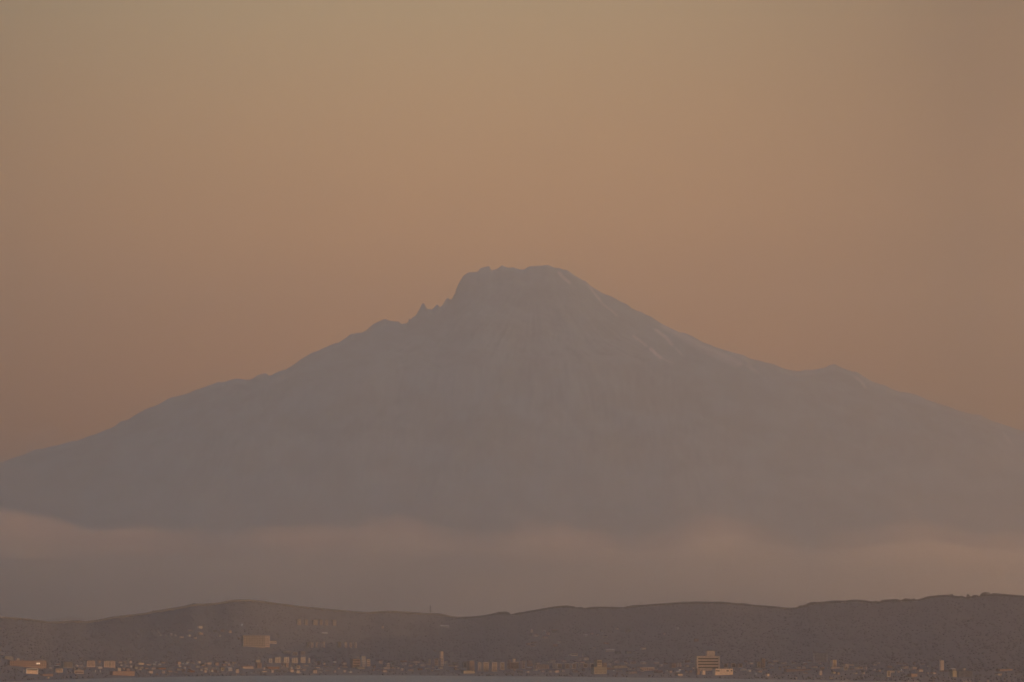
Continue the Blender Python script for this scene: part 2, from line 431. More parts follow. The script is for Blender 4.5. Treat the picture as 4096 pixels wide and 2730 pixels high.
# sunlight on the right flank's streaks and rim, painted in as pale colour
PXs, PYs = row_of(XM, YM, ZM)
lit_streaks = np.zeros_like(PXs)
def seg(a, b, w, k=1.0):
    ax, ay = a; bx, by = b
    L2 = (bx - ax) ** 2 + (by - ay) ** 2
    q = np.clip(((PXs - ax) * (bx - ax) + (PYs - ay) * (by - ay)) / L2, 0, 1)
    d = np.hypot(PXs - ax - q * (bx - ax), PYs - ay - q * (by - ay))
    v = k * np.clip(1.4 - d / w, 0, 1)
    np.maximum(lit_streaks, np.where(TT >= 0, v, 0), out=lit_streaks)
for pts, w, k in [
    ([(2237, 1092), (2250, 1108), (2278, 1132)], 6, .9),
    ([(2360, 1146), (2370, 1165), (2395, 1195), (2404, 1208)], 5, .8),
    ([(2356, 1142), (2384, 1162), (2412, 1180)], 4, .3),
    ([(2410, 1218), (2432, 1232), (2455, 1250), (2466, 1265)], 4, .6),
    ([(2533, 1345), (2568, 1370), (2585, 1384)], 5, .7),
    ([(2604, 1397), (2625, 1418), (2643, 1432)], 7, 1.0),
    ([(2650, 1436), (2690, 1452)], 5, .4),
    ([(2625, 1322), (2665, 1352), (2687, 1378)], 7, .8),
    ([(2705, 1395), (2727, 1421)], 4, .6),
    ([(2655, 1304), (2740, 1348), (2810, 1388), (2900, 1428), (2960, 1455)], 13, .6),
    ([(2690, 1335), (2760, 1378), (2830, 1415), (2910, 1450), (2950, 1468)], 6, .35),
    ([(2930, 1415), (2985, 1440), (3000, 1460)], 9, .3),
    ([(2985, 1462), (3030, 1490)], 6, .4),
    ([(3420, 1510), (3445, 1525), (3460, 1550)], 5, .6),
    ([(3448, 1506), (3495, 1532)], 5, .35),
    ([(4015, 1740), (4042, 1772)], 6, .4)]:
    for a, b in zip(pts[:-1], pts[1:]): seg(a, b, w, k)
lit_streaks *= .75 + .45 * fbm(XX / 60, TT / 60, 3, 77)
at_ = mountain.data.attributes.new('lit_streaks', 'FLOAT', 'POINT')
at_.data.foreach_set('value', np.clip(lit_streaks, 0, 1).ravel().astype(np.float32))

# ------------------------------------------------------------------ low cloud bank in front of the mountain
def volume_mat(name, color, density, aniso):
    m = bpy.data.materials.new(name); m.use_nodes = True
    nt = m.node_tree; nt.nodes.clear()
    o = nt.nodes.new('ShaderNodeOutputMaterial'); v = nt.nodes.new('ShaderNodeVolumePrincipled')
    v.inputs['Color'].default_value = (*color, 1); v.inputs['Density'].default_value = density
    v.inputs['Anisotropy'].default_value = aniso
    nt.links.new(v.outputs[0], o.inputs['Volume'])
    return m
KX = np.array([-1500,0,35,70,91,104,130,144,222,261,313,374,435,513,592,631,740,892,1024,1111,1200,1268,1340,1415,1481,1560,1655,1720,1816,1872,1938,2048,2078,2135,2180,2257,2292,2440,2483,2560,2635,2700,2766,2830,2896,2962,3040,3159,3300,3420,3507,3607,3659,3768,3825,3950,4096,5600], float)
KY = np.array([2060,2042,2047,2056,2045,2052,2080,2066,2060,2084,2097,2110,2112,2106,2100,2124,2115,2112,2110,2091,2108,2089,2100,2102,2058,2062,2060,2093,2106,2104,2115,2104,2084,2082,2104,2093,2110,2115,2132,2128,2115,2100,2067,2066,2054,2071,2100,2110,2115,2108,2093,2076,2073,2084,2106,2118,2119,2100], float)
def cloud_body(name, Yc, half, dens, drow, seed, lab, x_0=-1400, x_1=10300, color=(.96, .92, .91), floor=None, lump=26, g=.75, step=16.0):
    uc = np.arange(x_0, x_1, step)
    top = np.interp(uc, KX, KY) + drow + (fbm(uc / 55, uc * 0 + seed, 5, seed) - .5) * lump
    xs, ys, zt = P(uc, top, Yc)
    zf = np.full(len(uc), -60.0) if floor is None else P(uc, np.full(len(uc), float(floor)), Yc)[2]
    th = np.linspace(0, 2 * math.pi, 33)[:-1]
    A, T = np.meshgrid(xs, th, indexing='ij')
    cy, sy = np.cos(T), np.sin(T)
    nz = fbm(A / 900 + 3 * cy, sy * 2 + cy, 4, seed) - .5
    span = min(420.0, (x_1 - x_0) * .5)
    endt = np.sqrt(np.clip(np.minimum(uc - x_0 + 4, x_1 - uc) / span, 0.02, 1))[:, None]
    YB = Yc + half * (1 + 1.2 * nz) * cy * endt ** 2
    hz = ((zt - zf) / 2)[:, None]; mz = ((zt + zf) / 2)[:, None]
    ex = np.where(sy > 0, .9, 1.0) if floor else np.where(sy > 0, .8, .6)
    ZB = mz + hz * (1 - .25 * (1 - endt)) * np.sign(sy) * np.abs(sy) ** ex - hz * .25 * (1 - endt)
    n_, m_ = A.shape
    verts = np.stack([A, YB, ZB], -1).reshape(-1, 3)
    faces = [(i * m_ + j, i * m_ + (j + 1) % m_, (i + 1) * m_ + (j + 1) % m_, (i + 1) * m_ + j) for i in range(n_ - 1) for j in range(m_)]
    faces.append(tuple(range(m_))[::-1]); faces.append(tuple((n_ - 1) * m_ + j for j in range(m_)))
    o = mesh_obj(name, verts, faces, volume_mat('cloud_vapour', color, dens, g), smooth=True)
    tag(o, lab, 'cloud', kind='stuff')
    return o
cloud_body('cloud_bank', 24000, 1300, 1 / 5500, 40, 3, 'low band of soft pinkish cloud across the foot of the mountain')
cloud_body('mist', 21500, 1700, 1 / 3000, 80, 8, 'thin even mist lying between the cloud band and the dark hills')
for dn, dr, yc, sd_, lb in ((7000, -90, 25000, 12, 'lowest veil of mist, just above the cloud band'), (8000, -210, 25600, 15, 'middle veil of mist over the lower slopes of the mountain'),
        (9500, -350, 26300, 19, 'highest, barely visible veil of mist on the mountain slopes')):
    cloud_body('mist', yc, 1300, 1 / dn, dr, sd_, lb, lump=90)
for i, (a_, b_, fl, lab) in enumerate([(-300, 430, 2170, 'pink crest of the cloud band at the far left'), (480, 790, 2160, 'small pink crest of the cloud band left of centre'),
        (1040, 1350, 2160, 'faint pink crest left of the brightest one'), (1430, 1880, 2165, 'brightest long pink crest of the cloud band near the middle'),
        (2030, 2540, 2185, 'double pink crest right of the brightest one'), (2690, 3040, 2165, 'round pink crest under the right shoulder of the mountain'),
        (3440, 3880, 2200, 'broad reddish crest of the cloud band on the right'), (3900, 4500, 2230, 'reddish crest of the cloud band leaving the right edge')]):
    cloud_body('cloud', 22300 - 60 * i, 800, 1 / (3600 + 650 * i), -4, 30 + i, lab, a_ - 200, b_ + 200, color=(1.0, .79, .75), floor=fl + 70, lump=40, g=.3, step=8.0)

# ------------------------------------------------------------------ buildings
BUILT = []                         # (x0, x1, ytop, ybase) of everything standing, so that trees keep clear
PHI = R(27)
def site(px, row):
    v = land(px, row)
    return v

def wall_windows(root, W, H, D, cols, rows, ww=1.7, wh=1.5, y=None, z0=1.2, z1=None, x0=None, x1=None, name='window', mat='glass', par=None):
    """each window its own child, sharing one mesh: pane set in a proud frame"""
    me = None
    x0 = -W / 2 + 1.2 if x0 is None else x0; x1 = W / 2 - 1.2 if x1 is None else x1
    z1 = H - 1.0 if z1 is None else z1
    y = -D / 2 if y is None else y
    fh = (z1 - z0) / rows
    for c in range(cols):
        for r_ in range(rows):
            cx = x0 + (x1 - x0) * (c + .5) / cols; cz = z0 + fh * (r_ + .5)
            if me is None:
                o = MB().box(-ww / 2, ww / 2, -.08, .12, -wh / 2, wh / 2).build(name, M[mat], root); me = o.data
            else:
                o = bpy.data.objects.new(name, me); COL.objects.link(o); o.parent = root
            o.location = (cx, y, cz)

def building(x0, x1, yt, yb, name, mat, label, cat, group=None, roof='flat', D=13.0, phi=None, win=None, roofmat='roof', rise=.25, bands=None, strips=None, chimneys=(), emb=3.0, rfrac=None, ww=1.7, wh=1.5):
    pc = (x0 + x1) / 2
    b = site(pc, yb)
    mp = MPX(b.y)
    H = (yb - yt) * mp
    phi = PHI if phi is None else R(phi)
    D = min(D, max(5, (x1 - x0) * mp * .9))
    # the facade and the end wall together span the width seen from the bay
    view = (x1 - x0) * mp
    W = max(3.0, (view - D * math.sin(abs(phi)) * .9) / math.cos(phi))
    root = empty(name, b, phi)
    tag(root, label, cat, group)
    BUILT.append((x0, x1, yt, yb))
    w = W / 2; d = D / 2
    if roof == 'flat':
        MB().box(-w, w, -d, d, -emb, H - .5).build('wall', M[mat], root)
        MB().box(-w - .25, w + .25, -d - .25, d + .25, H - .5, H).build('roof', M[roofmat], root)
    elif roof == 'gable':
        rh = H * rise
        MB().box(-w, w, -d, d, -emb, H - rh).build('wall', M[mat], root)
        MB().gable(-w - .5, w + .5, -d - .6, d + .6, H - rh + .003, H).build('roof', M[roofmat], root)
    elif roof == 'end':
        rh = H * rise
        MB().box(-w, w, -d, d, -emb, H - rh).build('wall', M[mat], root)
        MB().gable_y(-w - .5, w + .5, -d - .5, d + .5, H - rh + .003, H).build('roof', M[roofmat], root)
    elif roof in ('shedl', 'shedr'):
        rh = H * rise
        MB().box(-w, w, -d, d, -emb, H - rh - .4).build('wall', M[mat], root)
        zl, zr = (H - rh - .39, H - .4) if roof == 'shedl' else (H - .4, H - rh - .39)
        MB().shed(-w - .5, w + .5, -d - .5, d + .5, zl, zr, .4).build('roof', M[roofmat], root)
    top = H * (1 - rise) if roof != 'flat' else H
    if win: wall_windows(root, W, top, D, win[0], win[1], ww, wh)
    if bands:
        n, z0, z1, bh = bands
        for k in range(n):
            zc = top * (z0 + (z1 - z0) * (k + .5) / n)
            MB().box(-w + 1.2, w - 1.2, -d - .06, -d + .3, zc - top * bh / 2, zc + top * bh / 2).build('window_band', M['glass'], root)
    if strips:
        for fx, fw in strips:
            cx = -w + W * fx
            MB().box(cx - W * fw / 2, cx + W * fw / 2, -d - .07, -d + .3, .8, top - 1.6).build('stairwell_window', M['dim'], root)
    for fx in chimneys:
        cx = -w + W * fx
        MB().box(cx - .7, cx + .7, -.6, .6, H - .2 if roof == 'flat' else H * (1 - rise * .6), H + 2.6).build('chimney', M['brick'], root)
    return root, W, H, D

SH = 'buildings along the shore'; HO = 'small houses in the town'; HH = 'houses on the hillside'; AP = 'apartment blocks of the town'
g = building
# far left
g(33, 182, 2643, 2669, 'school_building', 'brick', 'long three storey red brick building with two glowing windows at its right end', 'school', SH, win=(16, 3), D=14)
r_ = BUILT and [o for o in COL.objects if o.name == 'school_building'][0]
for ox in (146, 155):
    p = land(ox, 2666)
    W_ = (182 - 33) * MPX(p.y)
    MB().box(-1.3, 1.3, -.25, -.1, 0, 2.4).build('lit_window', M['litwin'], r_).location = ((ox - 107.5) / 149 * W_ * .95, -7.1, 5.5)
g(62, 78, 2629, 2645, 'house', 'pink', 'narrow house under a bright slanting roof above the long brick school', 'house', HO, roof='shedr', rise=.3, roofmat='tin')
g(10, 52, 2627, 2638, 'warehouse', 'dim', 'low hall with a pale flat roof at the far left edge', 'warehouse', SH, roofmat='tin')
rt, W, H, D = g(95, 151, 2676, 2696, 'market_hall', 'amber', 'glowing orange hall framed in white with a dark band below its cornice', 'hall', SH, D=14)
MB().box(-W / 2 + 1, W / 2 - 1, -D / 2 - .05, -D / 2 + .3, H * .70, H * .9).build('window_band', M['glass'], rt)
for sx in (-1, 1): MB().box(sx * (W / 2 - .4) - .55, sx * (W / 2 - .4) + .55, -D / 2 - .25, -D / 2 + .2, -1, H - .5).build('pilaster', M['white'], rt)
MB().box(-W / 2 - .3, W / 2 + .3, -D / 2 - .5, -D / 2 + .1, H * .9, H + .15).build('cornice', M['white'], rt)
g(213, 251, 2675, 2690, 'shop_building', 'orange', 'two storey orange building right of the white framed hall', 'shop', SH, win=(5, 2))
g(288, 334, 2682, 2695, 'row_of_garages', 'pink', 'low pale row of garages with a line of dark doors near the shore', 'garage', SH, bands=(1, .15, .65, .3))
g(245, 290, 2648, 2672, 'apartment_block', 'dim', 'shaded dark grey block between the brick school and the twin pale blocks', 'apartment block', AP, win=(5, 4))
g(339, 380, 2644, 2668, 'apartment_block', 'pink', 'left one of two pale pinkish blocks above the paired lamp posts', 'apartment block', AP, win=(5, 4))
g(385, 409, 2667, 2675, 'shed', 'cream', 'small pale shed between the two pinkish blocks', 'shed', HO, roof='gable', roofmat='tin')
g(390, 403, 2640, 2652, 'house', 'brick', 'small dark red house on the roofline between two pinkish blocks', 'house', HO, roof='gable')
g(408, 460, 2644, 2670, 'apartment_block', 'pink', 'right one of two pale pinkish blocks with darker lower storey', 'apartment block', AP, win=(6, 4), strips=[(.5, .08)])
g(440, 537, 2686, 2703, 'warehouse', 'brick', 'very long low brown warehouse on the waterfront, third from left', 'warehouse', SH, D=16, roofmat='rust', strips=[(.43, .02)])
g(465, 484, 2673, 2685, 'house', 'cream', 'pale square house standing just behind the long brown warehouse', 'house', HO)
g(500, 520, 2672, 2684, 'house', 'brick', 'red house behind the right half of the long brown warehouse', 'house', HO, roof='gable')
g(187, 198, 2706, 2715, 'boat_shed', 'orange', 'tiny orange hut down at the waterline', 'hut', SH, roof='gable', D=6)
g(162, 212, 2697, 2705, 'shed', 'brick', 'faint low brown shed above the tiny orange hut', 'shed', SH, roofmat='rust')
g(198, 205, 2670, 2674, 'kiosk', 'white', 'tiny white kiosk right of the white framed hall', 'kiosk', HO, D=5)
# left centre
g(515, 527, 2641, 2653, 'house', 'pink', 'small pink house standing alone above the shore warehouses', 'house', HO, roof='end')
g(545, 576, 2650, 2659, 'house', 'orange', 'wide orange house with a stepped roof near the small pink house', 'house', HO, roof='gable')
g(607, 624, 2656, 2664, 'shed', 'dim', 'longer of two sheds with bright metal roofs, left one', 'shed', HO, roof='gable', rise=.45, roofmat='tin')
g(633, 645, 2656, 2664, 'shed', 'dim', 'shorter of two sheds with bright metal roofs, right one', 'shed', HO, roof='gable', rise=.45, roofmat='tin')
g(641, 660, 2646, 2655, 'house', 'brick', 'brown house directly above the two bright roofed sheds', 'house', HO, roof='gable')
g(576, 592, 2670, 2677, 'house', 'brick', 'low reddish house below the left bright roofed shed', 'house', HO, roof='gable')
g(590, 612, 2681, 2694, 'house', 'orange', 'tan two storey house near the shore with a side porch', 'house', HO, roof='gable', chimneys=(.3,))
g(625, 663, 2670, 2678, 'barn', 'rust', 'long rusty barn above the gable house with the light roof edge', 'barn', HO, roof='gable')
g(643, 660, 2681, 2694, 'house', 'pink', 'pink house with a pale roof edge tilting to the left', 'house', HO, roof='shedl', rise=.2, roofmat='tin')
g(667, 688, 2677, 2689, 'house', 'brick', 'reddish house whose roof slopes down to the right', 'house', HO, roof='shedr', rise=.5, roofmat='rust')
g(624, 631, 2694, 2701, 'shed', 'brick', 'tiny red shed by the water left of centre', 'shed', SH, roof='gable', D=5)
g(705, 724, 2645, 2658, 'house', 'brick', 'dark red house with a tall chimney in the left part of town', 'house', HO, roof='gable', chimneys=(.7,))
g(728, 734, 2655, 2660, 'shed', 'dim', 'tiny shed with pale roof left of the wider pale roof', 'shed', HO, roof='gable', rise=.5, roofmat='tin', D=5)
g(740, 752, 2655, 2661, 'shed', 'dim', 'shed with a wide pale roof beside a tiny pale one', 'shed', HO, roof='gable', rise=.5, roofmat='tin', D=6)
g(750, 779, 2677, 2690, 'barn', 'rust', 'broad brown barn with a roof rising to the right', 'barn', HO, roof='shedl', rise=.4, roofmat='rust')
g(778, 798, 2661, 2671, 'house', 'grey', 'grey house with roof rising right above the broad brown barn', 'house', HO, roof='shedl', rise=.4, roofmat='tin')
g(799, 823, 2656, 2665, 'shed', 'brick', 'long thin reddish shed climbing the slope', 'shed', HO, roof='shedl', rise=.3)
g(822, 845, 2648, 2658, 'house', 'pink', 'dull pink house uphill of the long thin shed', 'house', HO, roof='gable')
g(855, 875, 2648, 2662, 'house', 'brick', 'tall narrow brown house left of the olive house', 'house', HO, roof='end')
g(878, 897, 2668, 2684, 'house', 'ochre', 'olive yellow two storey house near the middle of the left shore', 'house', HO, roof='gable', win=(3, 2))
g(886, 904, 2656, 2664, 'shed', 'brick', 'low shed with rusty roof above the olive house', 'shed', HO, roof='gable', roofmat='rust')
g(906, 929, 2671, 2684, 'house', 'grey', 'pale grey house right of the olive house', 'house', HO, roof='gable', roofmat='tin')
g(939, 955, 2673, 2693, 'house', 'pink', 'tall pinkish house close to the water before the apartment rows', 'house', HO, roof='end')
g(963, 1013, 2665, 2675, 'workshop', 'pink', 'long pink workshop with low roof left of the stepped block', 'workshop', SH, roof='gable', roofmat='rust')
g(1016, 1041, 2640, 2649, 'hall', 'ochre', 'small yellowish hall with a pitched roof at the left foot of the apartment rows', 'hall', HO, roof='gable', roofmat='ochre')
g(1020, 1046, 2652, 2674, 'apartment_block', 'brick', 'stepped reddish block just left of the apartment rows', 'apartment block', AP, win=(3, 4))
# apartment rows
APR = 'pale apartment slabs in a row'
for x0_, x1_, yt_, n_, l_ in [(1067, 1088, 2634, 2, 'leftmost slab of the pale apartment row'), (1090, 1122, 2629, 3, 'second slab of the pale apartment row, with taller stair towers'),
                          (1126, 1156, 2628, 3, 'third slab of the pale apartment row below the light roofed hall'), (1158, 1190, 2632, 3, 'fourth slab of the pale apartment row, lower than its neighbours'),
                          (1192, 1222, 2627, 3, 'fifth slab of the pale apartment row with the tallest stair tower'), (1227, 1240, 2631, 1, 'small last slab ending the pale apartment row')]:
    rt, W, H, D = g(x0_, x1_, yt_ + 5, 2652, 'apartment_block', 'pink', l_, 'apartment block', APR, win=(n_ * 2, 3))
    for k in range(n_):
        cx = -W / 2 + W * (k + .5) / n_
        MB().box(cx - 1.3, cx + 1.3, -D / 2 - 1.2, -D / 2 - .1, -2, H + 2.4).build('stair_tower', M['cream'], rt)
g(1127, 1166, 2605, 2616, 'hall', 'dim', 'hall with light flat roof high behind the apartment rows', 'hall', HO, roofmat='tin')
g(1162, 1190, 2610, 2623, 'apartment_block', 'pink', 'left of two pink blocks high behind the apartment rows', 'apartment block', AP, win=(4, 3))
g(1194, 1220, 2606, 2622, 'apartment_block', 'pink', 'right of two pink blocks high behind the apartment rows', 'apartment block', AP, win=(4, 3))
g(1063, 1117, 2667, 2676, 'workshop', 'rust', 'long low rusty workshop in front of the apartment rows', 'workshop', SH, roof='gable', roofmat='rust')
g(1080, 1096, 2677, 2692, 'house', 'pink', 'pinkish house on the shore below the long rusty workshop', 'house', HO, roof='gable')
g(1139, 1155, 2653, 2670, 'house', 'brick', 'tall brick house in front of the third apartment slab', 'house', HO)
g(1179, 1200, 2659, 2676, 'house', 'orange', 'orange house with dark ground floor, upper one of two in line', 'house', HO, win=(3, 2), roof='gable')
g(1179, 1199, 2682, 2694, 'shed', 'orange', 'square orange shed on the shore below the upper orange house', 'shed', HO)
g(1245, 1268, 2678, 2694, 'house', 'pink', 'pale pink twin gabled house on the shore left of centre', 'house', HO, roof='end', strips=[(.5, .15)])
g(1259, 1282, 2646, 2662, 'apartment_block', 'pink', 'square pink block with dark roof right of the apartment rows', 'apartment block', AP, win=(4, 3))
g(1291, 1302, 2649, 2660, 'house', 'orange', 'small orange house right of the square pink block', 'house', HO, roof='end')
g(1333, 1345, 2645, 2652, 'shed', 'white', 'tiny bright white roofed shed left of centre', 'shed', HO, roofmat='white', D=6)
g(1365, 1386, 2650, 2660, 'house', 'orange', 'wide orange roofed cottage left of the stacked factory', 'house', HO, roof='gable', roofmat='rust')
g(1402, 1440, 2637, 2671, 'factory', 'brick', 'left wing of the stacked factory, with light ledges on every storey', 'factory', SH, bands=(3, .05, .95, .14))
g(1438, 1462, 2626, 2668, 'factory_tower', 'grey', 'grey stair tower rising from the middle of the stacked factory', 'tower', SH, win=(2, 4))
g(1460, 1481, 2638, 2666, 'factory', 'orange', 'orange right wing of the stacked factory', 'factory', SH, win=(3, 3))
g(1420, 1458, 2669, 2677, 'shed', 'ochre', 'low olive shed in front of the stacked factory', 'shed', SH)
g(1511, 1530, 2640, 2657, 'house', 'pink', 'faded pink house between the factory and the terraced building', 'house', HO, roof='gable')
g(1526, 1560, 2668, 2677, 'shed', 'orange', 'bottom terrace building of three, long and orange', 'shed', HO)
g(1541, 1560, 2660, 2667, 'house', 'pink', 'middle terrace building of three, pale', 'house', HO)
g(1543, 1560, 2652, 2658, 'house', 'cream', 'top terrace building of three, small and light', 'house', HO)
g(1562, 1581, 2667, 2675, 'house', 'brick', 'reddish cottage right of the long orange terrace building', 'house', HO, roof='gable')
g(1601, 1626, 2642, 2650, 'house', 'rust', 'brown roofed house left of the tall silo', 'house', HO, roof='gable', roofmat='rust')
g(1615, 1628, 2652, 2661, 'house', 'grey', 'grey cottage just below the brown roofed house', 'house', HO, roof='gable', roofmat='tin')
g(1645, 1680, 2643, 2652, 'hall', 'pink', 'long faint pink hall left of the narrow yellow block', 'hall', HO, roof='gable')
g(1671, 1690, 2669, 2682, 'house', 'rust', 'brown house with sloping roof below the long faint hall', 'house', HO, roof='shedr', roofmat='rust', rise=.4)
g(1705, 1720, 2654, 2662, 'shed', 'orange', 'small orange shed at the foot of the narrow yellow block', 'shed', HO)
g(1714, 1723, 2635, 2660, 'apartment_block', 'ochre', 'narrow tall yellow block left of the silo group', 'apartment block', AP)
g(1729, 1752, 2635, 2663, 'mill_building', 'pink', 'pink mill block directly left of the tall silo', 'mill', SH, win=(4, 4))
rt, W, H, D = g(1756, 1774, 2635, 2664, 'grain_silo', 'pink', 'tall silo with a wide orange head rising above the mill', 'silo', SH, win=(2, 4))
MB().box(-3.4, 3.0, -4, 4, H, H + 5.5).build('neck', M['orange'], rt)
MB().box(-W / 2, W / 2 - .8, -D / 2 + .2, D / 2 - .2, H + 5.5, H + 16).build('head', M['orange'], rt)
MB().box(-W / 2 - .3, W / 2 - .5, -D / 2 - .1, D / 2 + .1, H + 16, H + 16.6).build('head_roof', M['roof'], rt)
g(1734, 1743, 2598, 2607, 'house', 'brick', 'tiny red house on the slope above the silo', 'house', HO, roof='gable', D=6)
g(1775, 1790, 2645, 2655, 'shed', 'cream', 'light shed attached right of the silo group', 'shed', HO)
g(1753, 1771, 2667, 2677, 'house', 'cream', 'light square house on the shore below the silo', 'house', HO)
# centre
g(1868, 1897, 2644, 2682, 'apartment_block', 'brick', 'tall brown block with a bright roof edge left of the large centre slab', 'apartment block', AP, win=(3, 6), roofmat='cream')
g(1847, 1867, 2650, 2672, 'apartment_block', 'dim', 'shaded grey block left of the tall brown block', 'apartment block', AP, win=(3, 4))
g(1844, 1898, 2683, 2695, 'warehouse', 'ochre', 'low olive warehouse on the shore below the tall brown block', 'warehouse', SH)
LS = 'sections of the large centre slab'
g(1909, 1922, 2651, 2686, 'apartment_block', 'pink', 'narrow left end section of the large centre slab', 'apartment block', LS, win=(1, 6), roofmat='cream')
g(1924, 1954, 2651, 2687, 'apartment_block', 'orange', 'wide second section of the large centre slab', 'apartment block', LS, win=(5, 6), roofmat='cream')
g(1958, 1988, 2651, 2687, 'apartment_block', 'pink', 'wide third section of the large centre slab', 'apartment block', LS, win=(5, 6), roofmat='cream')
g(1993, 2017, 2651, 2681, 'apartment_block', 'orange', 'shorter right end section of the large centre slab', 'apartment block', LS, win=(4, 5), roofmat='cream')
rt, W, H, D = g(2030, 2074, 2650, 2676, 'apartment_block', 'brick', 'square red block with a lit roof hut right of the large centre slab', 'apartment block', AP, win=(6, 4), roofmat='cream')
MB().box(-1, 4.5, -3, 3, H, H + 7.5).build('roof_hut', M['orange'], rt)
g(2080, 2100, 2644, 2675, 'apartment_block', 'pink', 'narrow pink block beside the square red block', 'apartment block', AP, win=(3, 5))
g(2108, 2126, 2643, 2654, 'house', 'brick', 'dim red roofed house between the narrow pink block and the long pink hospital', 'house', HO, roof='gable', roofmat='rust')
g(2135, 2196, 2659, 2678, 'hospital', 'pink', 'long three storey pink hospital left of the jointed slabs', 'hospital', SH, win=(9, 3))
g(2140, 2160, 2650, 2657, 'house', 'pink', 'pale house peeping over the long pink hospital', 'house', HO, roof='gable')
g(2133, 2151, 2677, 2683, 'shed', 'cream', 'low light shed under the left end of the long pink hospital', 'shed', HO)
g(2212, 2237, 2682, 2691, 'shed', 'pink', 'pinkish shed on the shore below the jointed slabs', 'shed', SH)
JS = 'jointed five storey slabs'
for a_, b_, yb_, mt_, l_ in [(2211, 2217, 2677, 'orange', 'very narrow left end of the jointed slab'), (2219, 2247, 2677, 'orange', 'first wide piece of the jointed slab'),
                        (2250, 2277, 2676, 'pink', 'middle wide piece of the jointed slab'), (2280, 2304, 2677, 'orange', 'last wide piece of the jointed slab'),
                        (2314, 2321, 2673, 'orange', 'narrow piece starting the second jointed slab'), (2323, 2350, 2672, 'pink', 'wide piece of the second jointed slab'),
                        (2353, 2379, 2670, 'orange', 'piece of the second jointed slab touching the dark windowed tower')]:
    g(a_, b_, 2655, yb_, 'apartment_block', mt_, l_, 'apartment block', JS, win=(max(1, (b_ - a_) // 6), 4), roofmat='cream')
rt, W, H, D = g(2377, 2407, 2641, 2686, 'fish_factory', 'ochre', 'square tower with two dark openings under its roof beside the jointed slabs', 'tower', SH, win=(4, 4))
for sx in (-1, 1): MB().box(sx * W * .23 - W * .19, sx * W * .23 + W * .19, -D / 2 - .2, -D / 2 + .2, H - 6, H - 2.6).build('opening', M['glass'], rt)
g(2364, 2426, 2668, 2697, 'fish_factory', 'ochre', 'broad olive brown factory at the foot of the square tower', 'factory', SH, win=(9, 4), D=14)
g(2406, 2427, 2652, 2678, 'apartment_block', 'brick', 'reddish block right behind the square tower', 'apartment block', AP, win=(3, 4))
g(2274, 2311, 2614, 2624, 'hall', 'cream', 'light long hall alone on the slope above the jointed slabs', 'hall', HO, win=(8, 1))
rt, W, H, D = g(2325, 2354, 2630, 2642, 'boiler_house', 'orange', 'orange boiler house with a thin tall chimney above the jointed slabs', 'boiler house', SH)
MB().bar((-W / 2 + 1, 0, 0), (-W / 2 + 1, 0, H + 8), .9).build('chimney', M['cream'], rt)
g(2311, 2326, 2632, 2644, 'shed', 'pink', 'faint pinkish shed left of the boiler house', 'shed', HO)
g(2447, 2507, 2663, 2674, 'warehouse', 'ochre', 'long straight olive warehouse right of the factory', 'warehouse', SH)
g(2416, 2456, 2671, 2679, 'shed', 'rust', 'low brown shed with a tilted roof in front of the long olive warehouse', 'shed', SH, roof='shedl', rise=.4, roofmat='rust')
g(2504, 2548, 2684, 2696, 'workshop', 'pink', 'pinkish workshop row on the shore right of centre', 'workshop', SH, roof='gable')
g(2550, 2617, 2663, 2684, 'warehouse', 'pink', 'pink warehouse with a roof falling to the right near the stepped shore', 'warehouse', SH, roof='shedr', rise=.3, roofmat='rust', win=(7, 2))
g(2562, 2577, 2678, 2688, 'shed', 'orange', 'light shed with a pointed left roof in front of the pink warehouse', 'shed', HO, roof='shedl', rise=.5)
g(2616, 2650, 2682, 2692, 'shed', 'brick', 'low brown shed adjoining the pink warehouse', 'shed', SH, roof='gable', roofmat='rust')
g(2678, 2703, 2652, 2672, 'apartment_block', 'brick', 'dim brown block left of the two narrow strips', 'apartment block', AP, win=(3, 3))
g(2706, 2713, 2651, 2669, 'apartment_block', 'pink', 'left one of two very narrow pink blocks', 'apartment block', AP, D=6)
g(2716, 2725, 2651, 2669, 'apartment_block', 'pink', 'right one of two very narrow pink blocks', 'apartment block', AP, D=6)
g(2700, 2729, 2695, 2704, 'boat_shed', 'orange', 'orange hut pair at the waterline left of the tall office building', 'hut', SH, roof='gable')
# office building
rt, W, H, D = g(2778, 2879, 2625, 2684, 'office_building', 'orange', 'large orange office building with four dark window bands and a square penthouse', 'office building', SH, D=12, phi=20)
for k, rr_ in enumerate((2636, 2647.5, 2659, 2671)):
    mp = MPX(land(2828, 2684).y)
    z = (2684 - rr_) * mp
    MB().box(-W / 2 + 3.2, W / 2 - 3.2, -D / 2 - .25, -D / 2 + .3, z - 1.35, z + 1.35).build('window_band', M['glass'], rt)
for sx in (-1, 1): MB().box(sx * (W / 2 - .9) - .9, sx * (W / 2 - .9) + .9, -D / 2 - .7, -D / 2 + .2, -2, H - .52).build('pilaster', M['cream'], rt)
MB().box(-2.5, W * .5 - 10, -D / 2 + 1, D / 2 - 1, H, H + 20 * mp).build('penthouse', M['orange'], rt)
MB().box(-2.8, W * .5 - 9.7, -D / 2 + .7, D / 2 - .7, H + 20 * mp, H + 20.9 * mp).build('penthouse_roof', M['roof'], rt)
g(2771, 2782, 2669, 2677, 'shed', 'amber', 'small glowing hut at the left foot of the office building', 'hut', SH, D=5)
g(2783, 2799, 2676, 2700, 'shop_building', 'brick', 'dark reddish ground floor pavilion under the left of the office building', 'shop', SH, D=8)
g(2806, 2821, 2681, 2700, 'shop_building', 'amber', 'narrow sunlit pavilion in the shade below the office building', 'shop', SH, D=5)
rt, W, H, D = g(2850, 2931, 2675, 2701, 'department_store', 'amber', 'bright orange store with small dark windows at the right foot of the office building', 'store', SH, phi=22)
